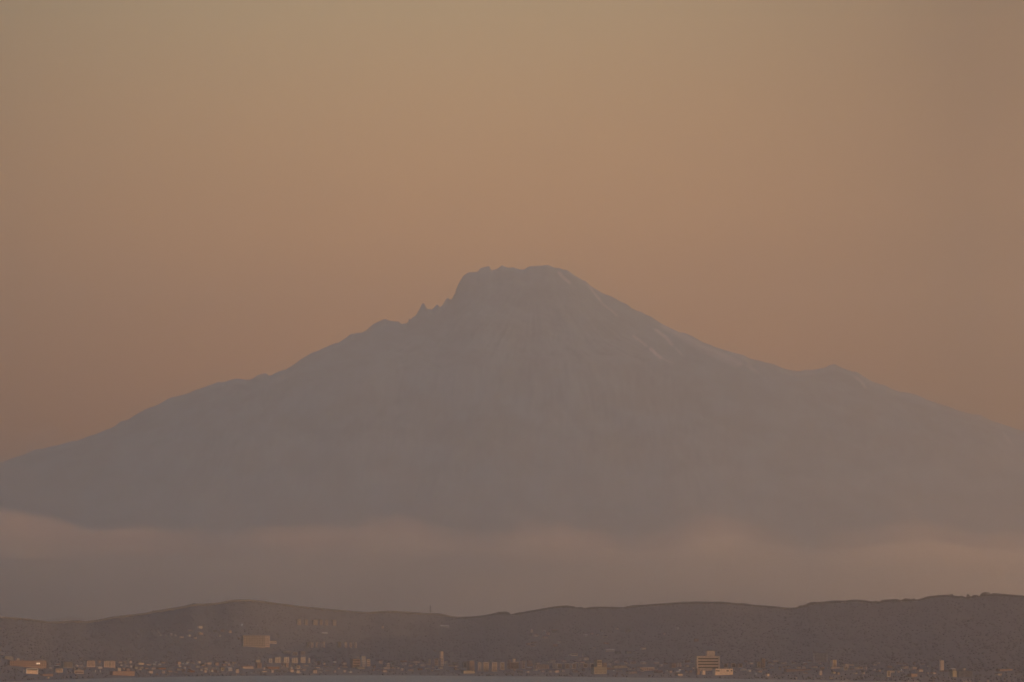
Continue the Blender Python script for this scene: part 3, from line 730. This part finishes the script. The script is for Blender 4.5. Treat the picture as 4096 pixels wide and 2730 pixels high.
for fx, fw in ((.06, 2.5), (.13, 2.0), (.2, 3.4), (.67, 2.4), (.73, 2.4), (.92, 3.2)):
    MB().box(-W / 2 + W * fx - fw / 2, -W / 2 + W * fx + fw / 2, -D / 2 - .15, -D / 2 + .2, H * .55, H * .72).build('window', M['glass'], rt)
g(2884, 2911, 2654, 2672, 'apartment_block', 'pink', 'left piece of the slab behind the bright orange store', 'apartment block', JS, win=(4, 4))
g(2914, 2942, 2654, 2672, 'apartment_block', 'pink', 'middle piece of the slab behind the bright orange store', 'apartment block', JS, win=(4, 4))
g(2945, 2969, 2655, 2671, 'apartment_block', 'pink', 'right piece of the slab behind the bright orange store', 'apartment block', JS, win=(4, 3))
g(2976, 2988, 2642, 2650, 'house', 'brick', 'small red house above the slab behind the store', 'house', HO, roof='gable')
g(3022, 3040, 2648, 2673, 'apartment_block', 'dim', 'faint grey tall block right of the bright orange store', 'apartment block', AP, win=(3, 4))
g(3042, 3060, 2636, 2672, 'apartment_block', 'brick', 'taller faint brown block next to the faint grey one', 'apartment block', AP, win=(3, 5))
g(3063, 3077, 2693, 2706, 'boat_shed', 'amber', 'tiny brightly lit hut at the waterline right of the store', 'hut', SH, roof='gable', D=7)
# right
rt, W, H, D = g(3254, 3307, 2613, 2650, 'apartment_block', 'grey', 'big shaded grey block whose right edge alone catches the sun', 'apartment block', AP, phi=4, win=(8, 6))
MB().box(W / 2 + .02, W / 2 + 1.0, -D / 2 - .3, -D / 2 + 1.2, -1, H - .6).build('sunlit_edge', M['cream'], rt)  # pale strip standing in for sunlight on the right edge
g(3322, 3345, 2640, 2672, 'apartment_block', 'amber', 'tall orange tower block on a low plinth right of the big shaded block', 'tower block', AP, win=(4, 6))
g(3312, 3370, 2667, 2676, 'shop_building', 'orange', 'long low orange plinth building under the tall orange tower block', 'shop', SH)
g(3370, 3396, 2656, 2672, 'apartment_block', 'orange', 'orange block with a dark stripe at its right edge', 'apartment block', AP, strips=[(.88, .08)])
g(3362, 3391, 2668, 2682, 'shop_building', 'cream', 'light building stepping down in front of the striped orange block', 'shop', SH, win=(5, 2))
rt, W, H, D = g(3136, 3244, 2678, 2686, 'pier_shed', 'brick', 'very long thin red roofed pier shed on legs, right part of the shore', 'shed', SH, roofmat='rust', D=10)
for k in range(6):
    MB().box(-W * .14 + k * 3.4 - .35, -W * .14 + k * 3.4 + .35, -D / 2 - 1.2, -D / 2 - .5, -8, 0).build('leg', M['orange'], rt)
g(3274, 3288, 2683, 2701, 'silo', 'pink', 'pair of slim pale silos on the shore right of the pier shed', 'silo', SH, strips=[(.5, .2)], D=7)
g(3326, 3342, 2686, 2697, 'house', 'ochre', 'dim yellowish house on the shore below the plinth building', 'house', HO, roof='gable')
g(3345, 3359, 2688, 2700, 'house', 'brick', 'small brown house next to the dim yellowish house', 'house', HO, roof='gable')
g(3420, 3450, 2668, 2678, 'workshop', 'orange', 'low orange workshop in the gap between two towers', 'workshop', SH, win=(4, 1))
g(3459, 3468, 2667, 2678, 'house', 'pink', 'tiny tall pink house right of the low orange workshop', 'house', HO, D=6)
g(3538, 3562, 2684, 2708, 'warehouse', 'orange', 'upright orange brick store at the shore with a side wing', 'warehouse', SH, win=(3, 4))
g(3561, 3578, 2683, 2692, 'shed', 'orange', 'orange wing joined to the upright brick store', 'shed', SH)
g(3602, 3632, 2665, 2676, 'house', 'orange', 'orange house furthest left of the stepped right hand group', 'house', HO, roof='gable', roofmat='rust')
g(3640, 3666, 2668, 2679, 'house', 'orange', 'flat orange house in the middle of the stepped right hand group', 'house', HO)
g(3665, 3691, 2677, 2689, 'house', 'orange', 'lowest orange house of the stepped right hand group', 'house', HO, roof='gable', roofmat='rust')
g(3630, 3668, 2696, 2708, 'warehouse', 'brick', 'dull red warehouse at the waterline below the stepped group', 'warehouse', SH, roofmat='rust')
g(3759, 3775, 2641, 2686, 'water_tower', 'amber', 'tall slender orange tower standing alone on the right', 'tower', SH, D=8, phi=15)
g(3759, 3800, 2683, 2687, 'boundary_wall', 'brick', 'thin red wall running from the slender tower to the olive hall', 'wall', D=4, phi=5)
g(3799, 3826, 2684, 2709, 'hall', 'ochre', 'olive square hall at the left of the columned building', 'hall', SH)
g(3794, 3823, 2674, 2683, 'shed', 'dim', 'grey curved roof shed just above the olive square hall', 'shed', HO, roof='gable', roofmat='tin')
rt, W, H, D = g(3829, 3888, 2684, 2709, 'columned_hall', 'dim', 'grey hall fronted by a row of thin light columns at the right', 'hall', SH, phi=6)
for k in range(11):
    cx = -W / 2 + W * (k + .5) / 11
    MB().box(cx - .45, cx + .45, -D / 2 - 1.4, -D / 2 - .5, -2, H - .52).build('column', M['cream'], rt)
g(3853, 3861, 2673, 2683, 'shed', 'orange', 'tiny orange hut behind the columned hall roof', 'hut', HO, D=5)
g(3982, 4006, 2690, 2703, 'boat_shed', 'orange', 'orange boat shed tapering to the right near the right edge', 'hut', SH, roof='shedr', rise=.35)
g(3984, 4050, 2678, 2685, 'warehouse', 'brick', 'long faint brown warehouse above the orange boat shed', 'warehouse', SH, roofmat='rust')
# on the slopes
rt, W, H, D = g(966, 1060, 2543, 2588, 'hillside_hospital', 'mauve', 'large hillside block with a grid of panels and dark vertical joints', 'apartment block', HH, win=(13, 6), ww=2.0, wh=2.2, strips=[(.14, .022), (.29, .022), (.43, .022), (.57, .022), (.71, .022), (.86, .022)], D=14)
MB().bar((-2, 0, H), (-2, 0, H + 6), .25).build('antenna', M['metal'], rt)
g(1042, 1078, 2536, 2588, 'apartment_block', 'pink', 'taller pale end with a sloped roof joined to the large hillside block', 'apartment block', HH, roof='shedr', rise=.14, win=(5, 6), roofmat='tin')
g(1072, 1106, 2565, 2575, 'shop_building', 'pink', 'low annex running right from the large hillside block', 'annex', HH, win=(6, 1))
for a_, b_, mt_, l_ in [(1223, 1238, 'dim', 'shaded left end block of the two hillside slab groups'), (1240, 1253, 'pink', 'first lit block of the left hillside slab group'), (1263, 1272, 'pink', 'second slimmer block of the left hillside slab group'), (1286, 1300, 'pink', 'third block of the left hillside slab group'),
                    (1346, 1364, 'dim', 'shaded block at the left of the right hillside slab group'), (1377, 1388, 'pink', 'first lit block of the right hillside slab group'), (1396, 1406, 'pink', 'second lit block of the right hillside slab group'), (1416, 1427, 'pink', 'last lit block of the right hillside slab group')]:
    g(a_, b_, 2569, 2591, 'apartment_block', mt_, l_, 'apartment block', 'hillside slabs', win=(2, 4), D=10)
for k, (a_, b_) in enumerate([(1182, 1203), (1215, 1232), (1246, 1270), (1276, 1290), (1300, 1312), (1325, 1345)]):
    g(a_, b_, 2478 + k % 3, 2502, 'apartment_block', 'mauve', ('faint grey block high on the slope, %s of six in a row' % ('first', 'second', 'third', 'fourth', 'fifth', 'last')[k]), 'apartment block', 'faint blocks near the ridge', win=(3, 4))
g(1756, 1797, 2501, 2508, 'hall', 'tin', 'thin pale roofed hall alone high on the middle slope', 'hall', HH, roof='gable', roofmat='tin', rise=.5)
g(1283, 1311, 2529, 2536, 'hall', 'tin', 'low pale roofed hall on the slope below the faint grey blocks', 'hall', HH, roof='gable', roofmat='tin', rise=.5)
for a_, b_, t_, l_ in [(551, 558, 2540, 'leftmost house with a slanting light roof on the left slope'), (566, 577, 2542, 'second house from left with a slanting light roof on the slope'),
                   (629, 640, 2522, 'uppermost small house on the left slope'), (636, 649, 2535, 'pinkish house just below the uppermost one on the left slope'),
                   (662, 671, 2541, 'house with a yellowish slanting roof in the middle of the slope row'), (683, 690, 2548, 'lowest tiny house of the slope row'),
                   (697, 708, 2537, 'house with a light crooked roof at the right of the slope row'), (872, 884, 2537, 'lone house with a long slanting roof left of the hillside block')]:
    g(a_, b_, t_, t_ + 9, 'house', 'grey', l_, 'house', HH, roof='shedl', rise=.55, roofmat='tin', D=8)
for a_, b_, t_, mt_, l_ in [(2334, 2352, 2538, 'grey', 'faint pale house on the centre right slope'), (2655, 2660, 2530, 'pink', 'narrow lit house high on the right centre slope'), (1528, 1533, 2502, 'pink', 'slim lit house high on the slope left of the radio mast'),
                       (2172, 2184, 2523, 'grey', 'dim house in the middle of the centre slope'), (2702, 2716, 2511, 'grey', 'faint house near the ridge right of centre'), (2775, 2795, 2555, 'brick', 'faint reddish house on the slope above the office building'),
                       (2418, 2458, 2597, 'grey', 'faint long grey hall on the slope above the square tower'), (2460, 2484, 2606, 'dim', 'dim grey block on the slope right of the faint long hall'), (2500, 2528, 2604, 'dim', 'wider dim block further right of the faint long hall')]:
    g(a_, b_, t_, t_ + 11, 'house', mt_, l_, 'house', HH, roof='gable', roofmat='tin' if mt_ == 'grey' else 'roof', D=9)

# the crowded strip of faint small houses between the ones that can be told apart
rh = random.Random(5)
STRIPS = [(215, 345, 2650, 2680, 6, 'faint small house between the red brick school and the pale pinkish blocks'), (465, 640, 2645, 2682, 12, 'faint small house in the loose cluster left of the rusty barn'),
          (690, 960, 2643, 2692, 26, 'faint small house in the crowded quarter around the olive house'), (1040, 1420, 2655, 2692, 24, 'faint small house in front of the apartment rows and the stacked factory'),
          (1480, 1760, 2640, 2690, 20, 'faint small house between the stacked factory and the silo'), (1785, 1850, 2645, 2688, 6, 'faint small house between the silo and the large centre slab'),
          (2020, 2360, 2640, 2692, 16, 'faint small house around the hospital and the jointed slabs'), (2425, 2780, 2640, 2694, 22, 'faint small house between the olive factory and the office building'),
          (2960, 3320, 2640, 2696, 22, 'faint small house around the red roofed pier shed'), (3395, 3760, 2650, 2700, 18, 'faint small house between the two orange towers'),
          (640, 1000, 2505, 2560, 12, 'faint small house scattered on the left slope around the hillside block'), (2050, 2640, 2500, 2600, 20, 'faint small house scattered on the centre slope above the town')]
for a_, b_, t_, u_, n_, l_ in STRIPS:
    k = 0; tries = 0
    while k < n_ and tries < 400:
        tries += 1
        w_ = rh.uniform(9, 24); h_ = rh.uniform(6, 11); x_ = rh.uniform(a_, b_ - w_); yb_ = rh.uniform(t_ + h_, u_)
        if any(x_ < q_[1] + 1 and x_ + w_ > q_[0] - 1 and yb_ > q_[2] - 1 and yb_ - h_ < q_[3] + 1 for q_ in BUILT): continue
        g(x_, x_ + w_, yb_ - h_, yb_, 'house', rh.choice(['pink', 'cream', 'brick', 'grey', 'pink', 'dim', 'orange']), l_, 'house', l_.replace('faint small house', 'small houses').replace('cluster', 'group'),
          roof=rh.choice(['gable', 'gable', 'flat', 'end', 'shedl', 'shedr']), roofmat=rh.choice(['roof', 'tin', 'rust', 'rust']), phi=rh.uniform(10, 38), D=9)
        k += 1

# ------------------------------------------------------------------ lamps
def street_lamp(px, row, label, h=8.0, s=.8, glow='lamp'):
    s *= .6
    mp = MPX(depth_at(px, row))
    b = land(px, row + h / mp)
    rt = empty('street_lamp', b)
    tag(rt, label, 'street lamp', 'street lamps already burning')
    MB().bar((0, 0, -1), (0, 0, h), .14).build('pole', M['metal'], rt)
    MB().bar((0, 0, h), (0, -1.2, h + .2), .08).build('arm', M['metal'], rt)
    MB().box(-s / 2, s / 2, -1.2 - s, -1.2, h - s * .4, h + s * .5).build('lamp_head', M[glow], rt)
for px, row, l_, s_ in [(968, 2501, 'brightest white lamp high on the left slope', 2.4), (911, 2501, 'lone lamp left of the brightest lamp on the slope', 1.4), (1028, 2501, 'lone lamp right of the brightest lamp on the slope', 1.3),
                    (1005, 2692, 'small lamp on the shore left of the apartment rows', .9), (1204, 2692, 'shore lamp in front of the square orange shed', 1.3), (2295, 2684, 'dim lamp below the jointed slabs', 1.0),
                    (2455, 2684, 'white lamp on the shore right of the olive factory', 1.5), (2719, 2682, 'white lamp left of the office building', 1.3), (2411, 2694, 'low lamp at the foot of the olive factory', .9),
                    (3605, 2682, 'warm lamp left of the stepped right hand group', 1.2), (3024, 2699, 'low shore lamp near the tiny bright hut', 1.2), (1111, 2502, 'very faint lamp on the slope right of the brightest one', .6)]:
    street_lamp(px, row, l_, s=s_)
for px, l_ in ((381, 'taller pale post of the pair below the pinkish blocks'), (401, 'shorter pale post of the pair below the pinkish blocks')):
    b = land(px, 2691); rt = empty('flagpole', b); tag(rt, l_, 'flagpole', 'pale posts by the shore')
    MB().box(-.9, .9, -.9, .9, -.5, .6).build('base', M['grey'], rt)
    MB().bar((0, 0, .6), (0, 0, 5.0), .45).build('pole', M['white'], rt)

# ------------------------------------------------------------------ masts on the ridge
def lattice_mast(px, top, base, w, label):
    b = land(px, base); b.z -= 1
    mp = MPX(b.y); H = (base - top) * mp + 1
    rt = empty('radio_mast', b); tag(rt, label, 'radio mast', 'masts on the ridge')
    lo = w / 2; hi = w * .22
    fr = MB()
    cs = [(-1, -1), (1, -1), (1, 1), (-1, 1)]
    n = max(3, int(H / (w * 1.1)))
    for i in range(4):
        c = cs[i]; d = cs[(i + 1) % 4]
        fr.bar((c[0] * lo, c[1] * lo, 0), (c[0] * hi, c[1] * hi, H * .86), w * .07)
        for k in range(n):
            t0, t1 = k / n, (k + 1) / n
            l0, l1 = lo + (hi - lo) * t0, lo + (hi - lo) * t1
            fr.bar((c[0] * l0, c[1] * l0, H * .86 * t0), (d[0] * l1, d[1] * l1, H * .86 * t1), w * .045)
            fr.bar((c[0] * l1, c[1] * l1, H * .86 * t1), (d[0] * l1, d[1] * l1, H * .86 * t1), w * .04)
    fr.build('lattice', M['metal'], rt)
    MB().bar((0, 0, H * .84), (0, 0, H), w * .09).build('antenna', M['metal'], rt)
    for zz in (.62, .74):
        MB().box(-w * .42, w * .42, -w * .5, -w * .2, H * zz, H * zz + w * .55).build('dish', M['grey'], rt)
lattice_mast(1722, 2420, 2456, 4.2, 'tall lattice mast on the saddle of the ridge left of centre')
lattice_mast(2505, 2418, 2432, 2.2, 'short mast at a dip in the ridge right of centre')
lattice_mast(2565, 2410, 2426, 1.6, 'thin pole like mast on the ridge further right')

# ------------------------------------------------------------------ woods
def ico():
    p = (1 + 5 ** .5) / 2
    v = np.array([(-1, p, 0), (1, p, 0), (-1, -p, 0), (1, -p, 0), (0, -1, p), (0, 1, p), (0, -1, -p), (0, 1, -p), (p, 0, -1), (p, 0, 1), (-p, 0, -1), (-p, 0, 1)]) / math.hypot(1, p)
    f = np.array([(0, 11, 5), (0, 5, 1), (0, 1, 7), (0, 7, 10), (0, 10, 11), (1, 5, 9), (5, 11, 4), (11, 10, 2), (10, 7, 6), (7, 1, 8), (3, 9, 4), (3, 4, 2), (3, 2, 6), (3, 6, 8), (3, 8, 9), (4, 9, 5), (2, 4, 11), (6, 2, 10), (8, 6, 7), (9, 8, 1)])
    return v, f
IV, IF = ico()
def crowns(name, px, row, hgt, wid, label, cat):
    """a wood of many separate crowns, one object"""
    n = len(px)
    ys, yc = shoreT(px), crestT(px)
    s = np.clip((ys - row) / (ys - yc), 0, 1)
    Yd = Ds(px) + (Dc(px) - Ds(px)) * s ** .75
    x, y, z = P(px, row, Yd)
    am = np.clip((s - .45) / .2, 0, 1) * np.clip((1 - s) / .15, 0, 1)
    z = z + am * (fbm(x / 420, y / 420, 4, 3) - .5) * 9.0
    j = rng.uniform(.72, 1.28, (n, 12, 1))
    v = IV[None] * j
    a = rng.uniform(0, 6.28, n); ca, sa = np.cos(a)[:, None], np.sin(a)[:, None]
    vx = v[..., 0] * ca - v[..., 1] * sa; vy = v[..., 0] * sa + v[..., 1] * ca; vz = v[..., 2]
    co = np.stack([x[:, None] + vx * wid[:, None] / 2, y[:, None] + vy * wid[:, None] / 2, z[:, None] + hgt[:, None] * .5 + vz * hgt[:, None] * .55], -1).reshape(-1, 3)
    fc = (IF[None] + (np.arange(n) * 12)[:, None, None]).reshape(-1, 3)
    me = bpy.data.meshes.new(name)
    me.vertices.add(len(co)); me.vertices.foreach_set('co', co.astype(np.float32).ravel())
    me.loops.add(fc.size); me.loops.foreach_set('vertex_index', fc.astype(np.int32).ravel())
    me.polygons.add(len(fc)); me.polygons.foreach_set('loop_start', (np.arange(len(fc)) * 3).astype(np.int32))
    me.update(calc_edges=True)
    me.shade_smooth()
    me.materials.append(leafy)
    o = bpy.data.objects.new(name, me); COL.objects.link(o)
    tag(o, label, cat, kind='stuff')
    return o
def leaf_mat():
    m = bpy.data.materials.new('mixed_foliage'); m.use_nodes = True
    nt = m.node_tree; b = nt.nodes['Principled BSDF']; b.inputs['Roughness'].default_value = .9; b.inputs['Specular IOR Level'].default_value = .1
    ge = nt.nodes.new('ShaderNodeNewGeometry')
    cr = nt.nodes.new('ShaderNodeValToRGB')
    cr.color_ramp.elements[0].color = (.118, .122, .150, 1); cr.color_ramp.elements[1].color = (.104, .108, .134, 1)
    nt.links.new(ge.outputs['Random Per Island'], cr.inputs['Fac'])
    nt.links.new(cr.outputs['Color'], b.inputs['Base Color'])
    return m
leafy = leaf_mat()
BU = np.array(BUILT, float)
def clear(px, row, mh=13):
    ok = np.ones(len(px), bool)
    for x0_, x1_, yt_, yb_ in BU:
        ok &= ~((px > x0_ - 4) & (px < x1_ + 4) & (row > yt_ + 2) & (row < yb_ + mh))
    return ok
# slopes
n = 14000
px = rng.uniform(-400, 4500, n); s = rng.uniform(.10, 1.0, n) ** .9
row = shoreT(px) + (crestT(px) - shoreT(px)) * s
den = fbm(px / 160, row / 26, 4, 55)
k = (den > .24) & clear(px, row)
px, row = px[k], row[k]; m_ = len(px)
hg = rng.uniform(1.2, 2.4, m_); wd = rng.uniform(3.5, 6, m_)
crowns('hillside_wood', px, row, hg, wd, 'dark leafy wood covering the slopes behind the town', 'wood')
# town and shore
n = 2600
px = rng.uniform(-300, 4400, n); row = shoreT(px) - 1 - rng.uniform(0, 1, n) ** 1.6 * 75
k = clear(px, row, 9); px, row = px[k], row[k]; m_ = len(px)
hg = rng.uniform(1.6, 3.4, m_); wd = hg * rng.uniform(.9, 1.6, m_)
crowns('shore_bushes', px, row, hg, wd, 'dark bushes and low trees filling the gaps between the town buildings', 'bushes')
# the canopy that draws the ridge line
px = np.arange(-300, 4400, 2.6); px = px + rng.uniform(-1, 1, len(px))
top = crest_row(px); topj = top + rng.uniform(-2.4, 1.6, len(px)) * np.where(px > 3150, 1.3, .7)
base = crestT(px)
mp = MPX(Dc(px))
hg = np.clip((base - topj) * mp, 1.5, 14) + 0
ridge = crowns('ridge_wood', px, base, hg / 1.05, np.clip(hg * rng.uniform(.7, 1.1, len(px)), 3, 7), 'continuous row of dark tree crowns along the top of the ridge', 'wood')

# single trees that stand out on the skyline
def skyline_tree(px, top, width, label, seed):
    rg = random.Random(seed)
    base = float(crestT(px)); b = land(px, base)
    mp = MPX(b.y); H = (base - top) * mp; Wd = width * mp
    rt = empty('ridge_tree', b); tag(rt, label, 'tree', 'trees standing out on the ridge')
    tr = MB()
    n_ = 7
    for i, (z0, z1, r0, r1) in enumerate(((-1, H * .35, H * .035, H * .025), (H * .35, H * .75, H * .025, H * .010))):
        s0 = len(tr.v)
        for z, r_ in ((z0, r0), (z1, r1)):
            for k in range(n_): tr.v.append((r_ * math.cos(6.283 * k / n_), r_ * math.sin(6.283 * k / n_), z))
        tr.f += [(s0 + k, s0 + (k + 1) % n_, s0 + n_ + (k + 1) % n_, s0 + n_ + k) for k in range(n_)]
    for k in range(5):
        a = rg.uniform(0, 6.28); z = H * rg.uniform(.3, .6)
        tr.bar((0, 0, z), (math.cos(a) * Wd * .33, math.sin(a) * Wd * .33, z + H * .18), H * .009)
    tr.build('trunk', M['bark'], rt)
    cr = MB()
    lobes = [(rg.uniform(-.33, .33) * Wd, rg.uniform(-.3, .3) * Wd, H * rg.uniform(.45, .82), rg.uniform(.18, .30) * min(Wd, H * 1.2)) for _ in range(9)]
    lobes.append((0, 0, H * .8, H * .18))
    for lx, ly, lz, lr in lobes:
        for _ in range(46):
            th = rg.uniform(0, 6.28); cz = rg.uniform(-1, 1); q_ = math.sqrt(1 - cz * cz); r_ = lr * rg.uniform(.55, 1.0)
            p = Vector((lx + math.cos(th) * q_ * r_, ly + math.sin(th) * q_ * r_, lz + cz * r_ * .8))
            s_ = .34 + lr * .13
            u_ = Vector((rg.uniform(-1, 1), rg.uniform(-1, 1), rg.uniform(-1, 1))).normalized() * s_
            w_ = u_.orthogonal().normalized() * s_
            s0 = len(cr.v)
            cr.v += [tuple(p - u_), tuple(p + w_), tuple(p + u_), tuple(p - w_)]
            cr.f.append((s0, s0 + 1, s0 + 2, s0 + 3))
    cr.build('crown', leafy, rt)
TR = [(3948, 2369, 34, 'broadest dome shaped tree crown on the right hand ridge'), (3989, 2373, 20, 'rounded tree just right of the broad dome crown'), (3925, 2377, 13, 'low tree leaning on the left of the broad dome crown'),
      (3872, 2375, 14, 'upright pointed tree left of the broad dome crown'), (3847, 2383, 11, 'small tree left of the upright pointed tree'), (3804, 2377, 16, 'rounded tree after the notch in the right hand ridge'),
      (3790, 2379, 14, 'tree on the left lip of the notch in the right hand ridge'), (3654, 2394, 12, 'small bushy tree before the step up of the right hand ridge'), (3625, 2396, 14, 'flat topped tree left of the small bushy tree'),
      (3585, 2398, 16, 'wide low tree on the flat part of the right hand ridge'), (3550, 2399, 13, 'ragged tree at the start of the flat part of the ridge'), (3504, 2403, 10, 'little tree standing free on the ridge, right of the flat hump'),
      (3231, 2413, 9, 'slanted tree on the steep rise of the ridge'), (3204, 2420, 12, 'round tree at the foot of the steep rise of the ridge'), (3250, 2408, 9, 'tree topping the steep rise of the ridge'),
      (3117, 2426, 6, 'tiny lone tree on the long slope left of the steep rise'), (2728, 2405, 9, 'first tree of the ragged row on the centre right hump'), (2741, 2406, 11, 'second tree of the ragged row on the centre right hump'),
      (2760, 2407, 10, 'third tree of the ragged row, wide and low'), (2779, 2404, 8, 'tallest tree of the ragged row on the centre right hump'), (2792, 2405, 9, 'tree right of the tallest one in the ragged row'), (2803, 2406, 6, 'last tiny tree of the ragged row'),
      (613, 2439, 8, 'lone tree on the rising left slope'), (687, 2431, 9, 'pointed tree halfway up the left hill'), (776, 2412, 13, 'bushy pair like tree on the shoulder of the left hill'), (838, 2411, 8, 'small tree on the left hill right of the shoulder')]
for i, (a_, t_, w_, l_) in enumerate(TR): skyline_tree(a_, t_, w_, l_, 100 + i)
# ------------------------------------------------------------------ the air itself
hb = MB().box(-BX, BX1, BY0, BY1, BZ0, BZ1).build('haze', volume_mat('evening_haze', (.95, .895, .82), 4.1e-5, .8))
tag(hb, kind='stuff')
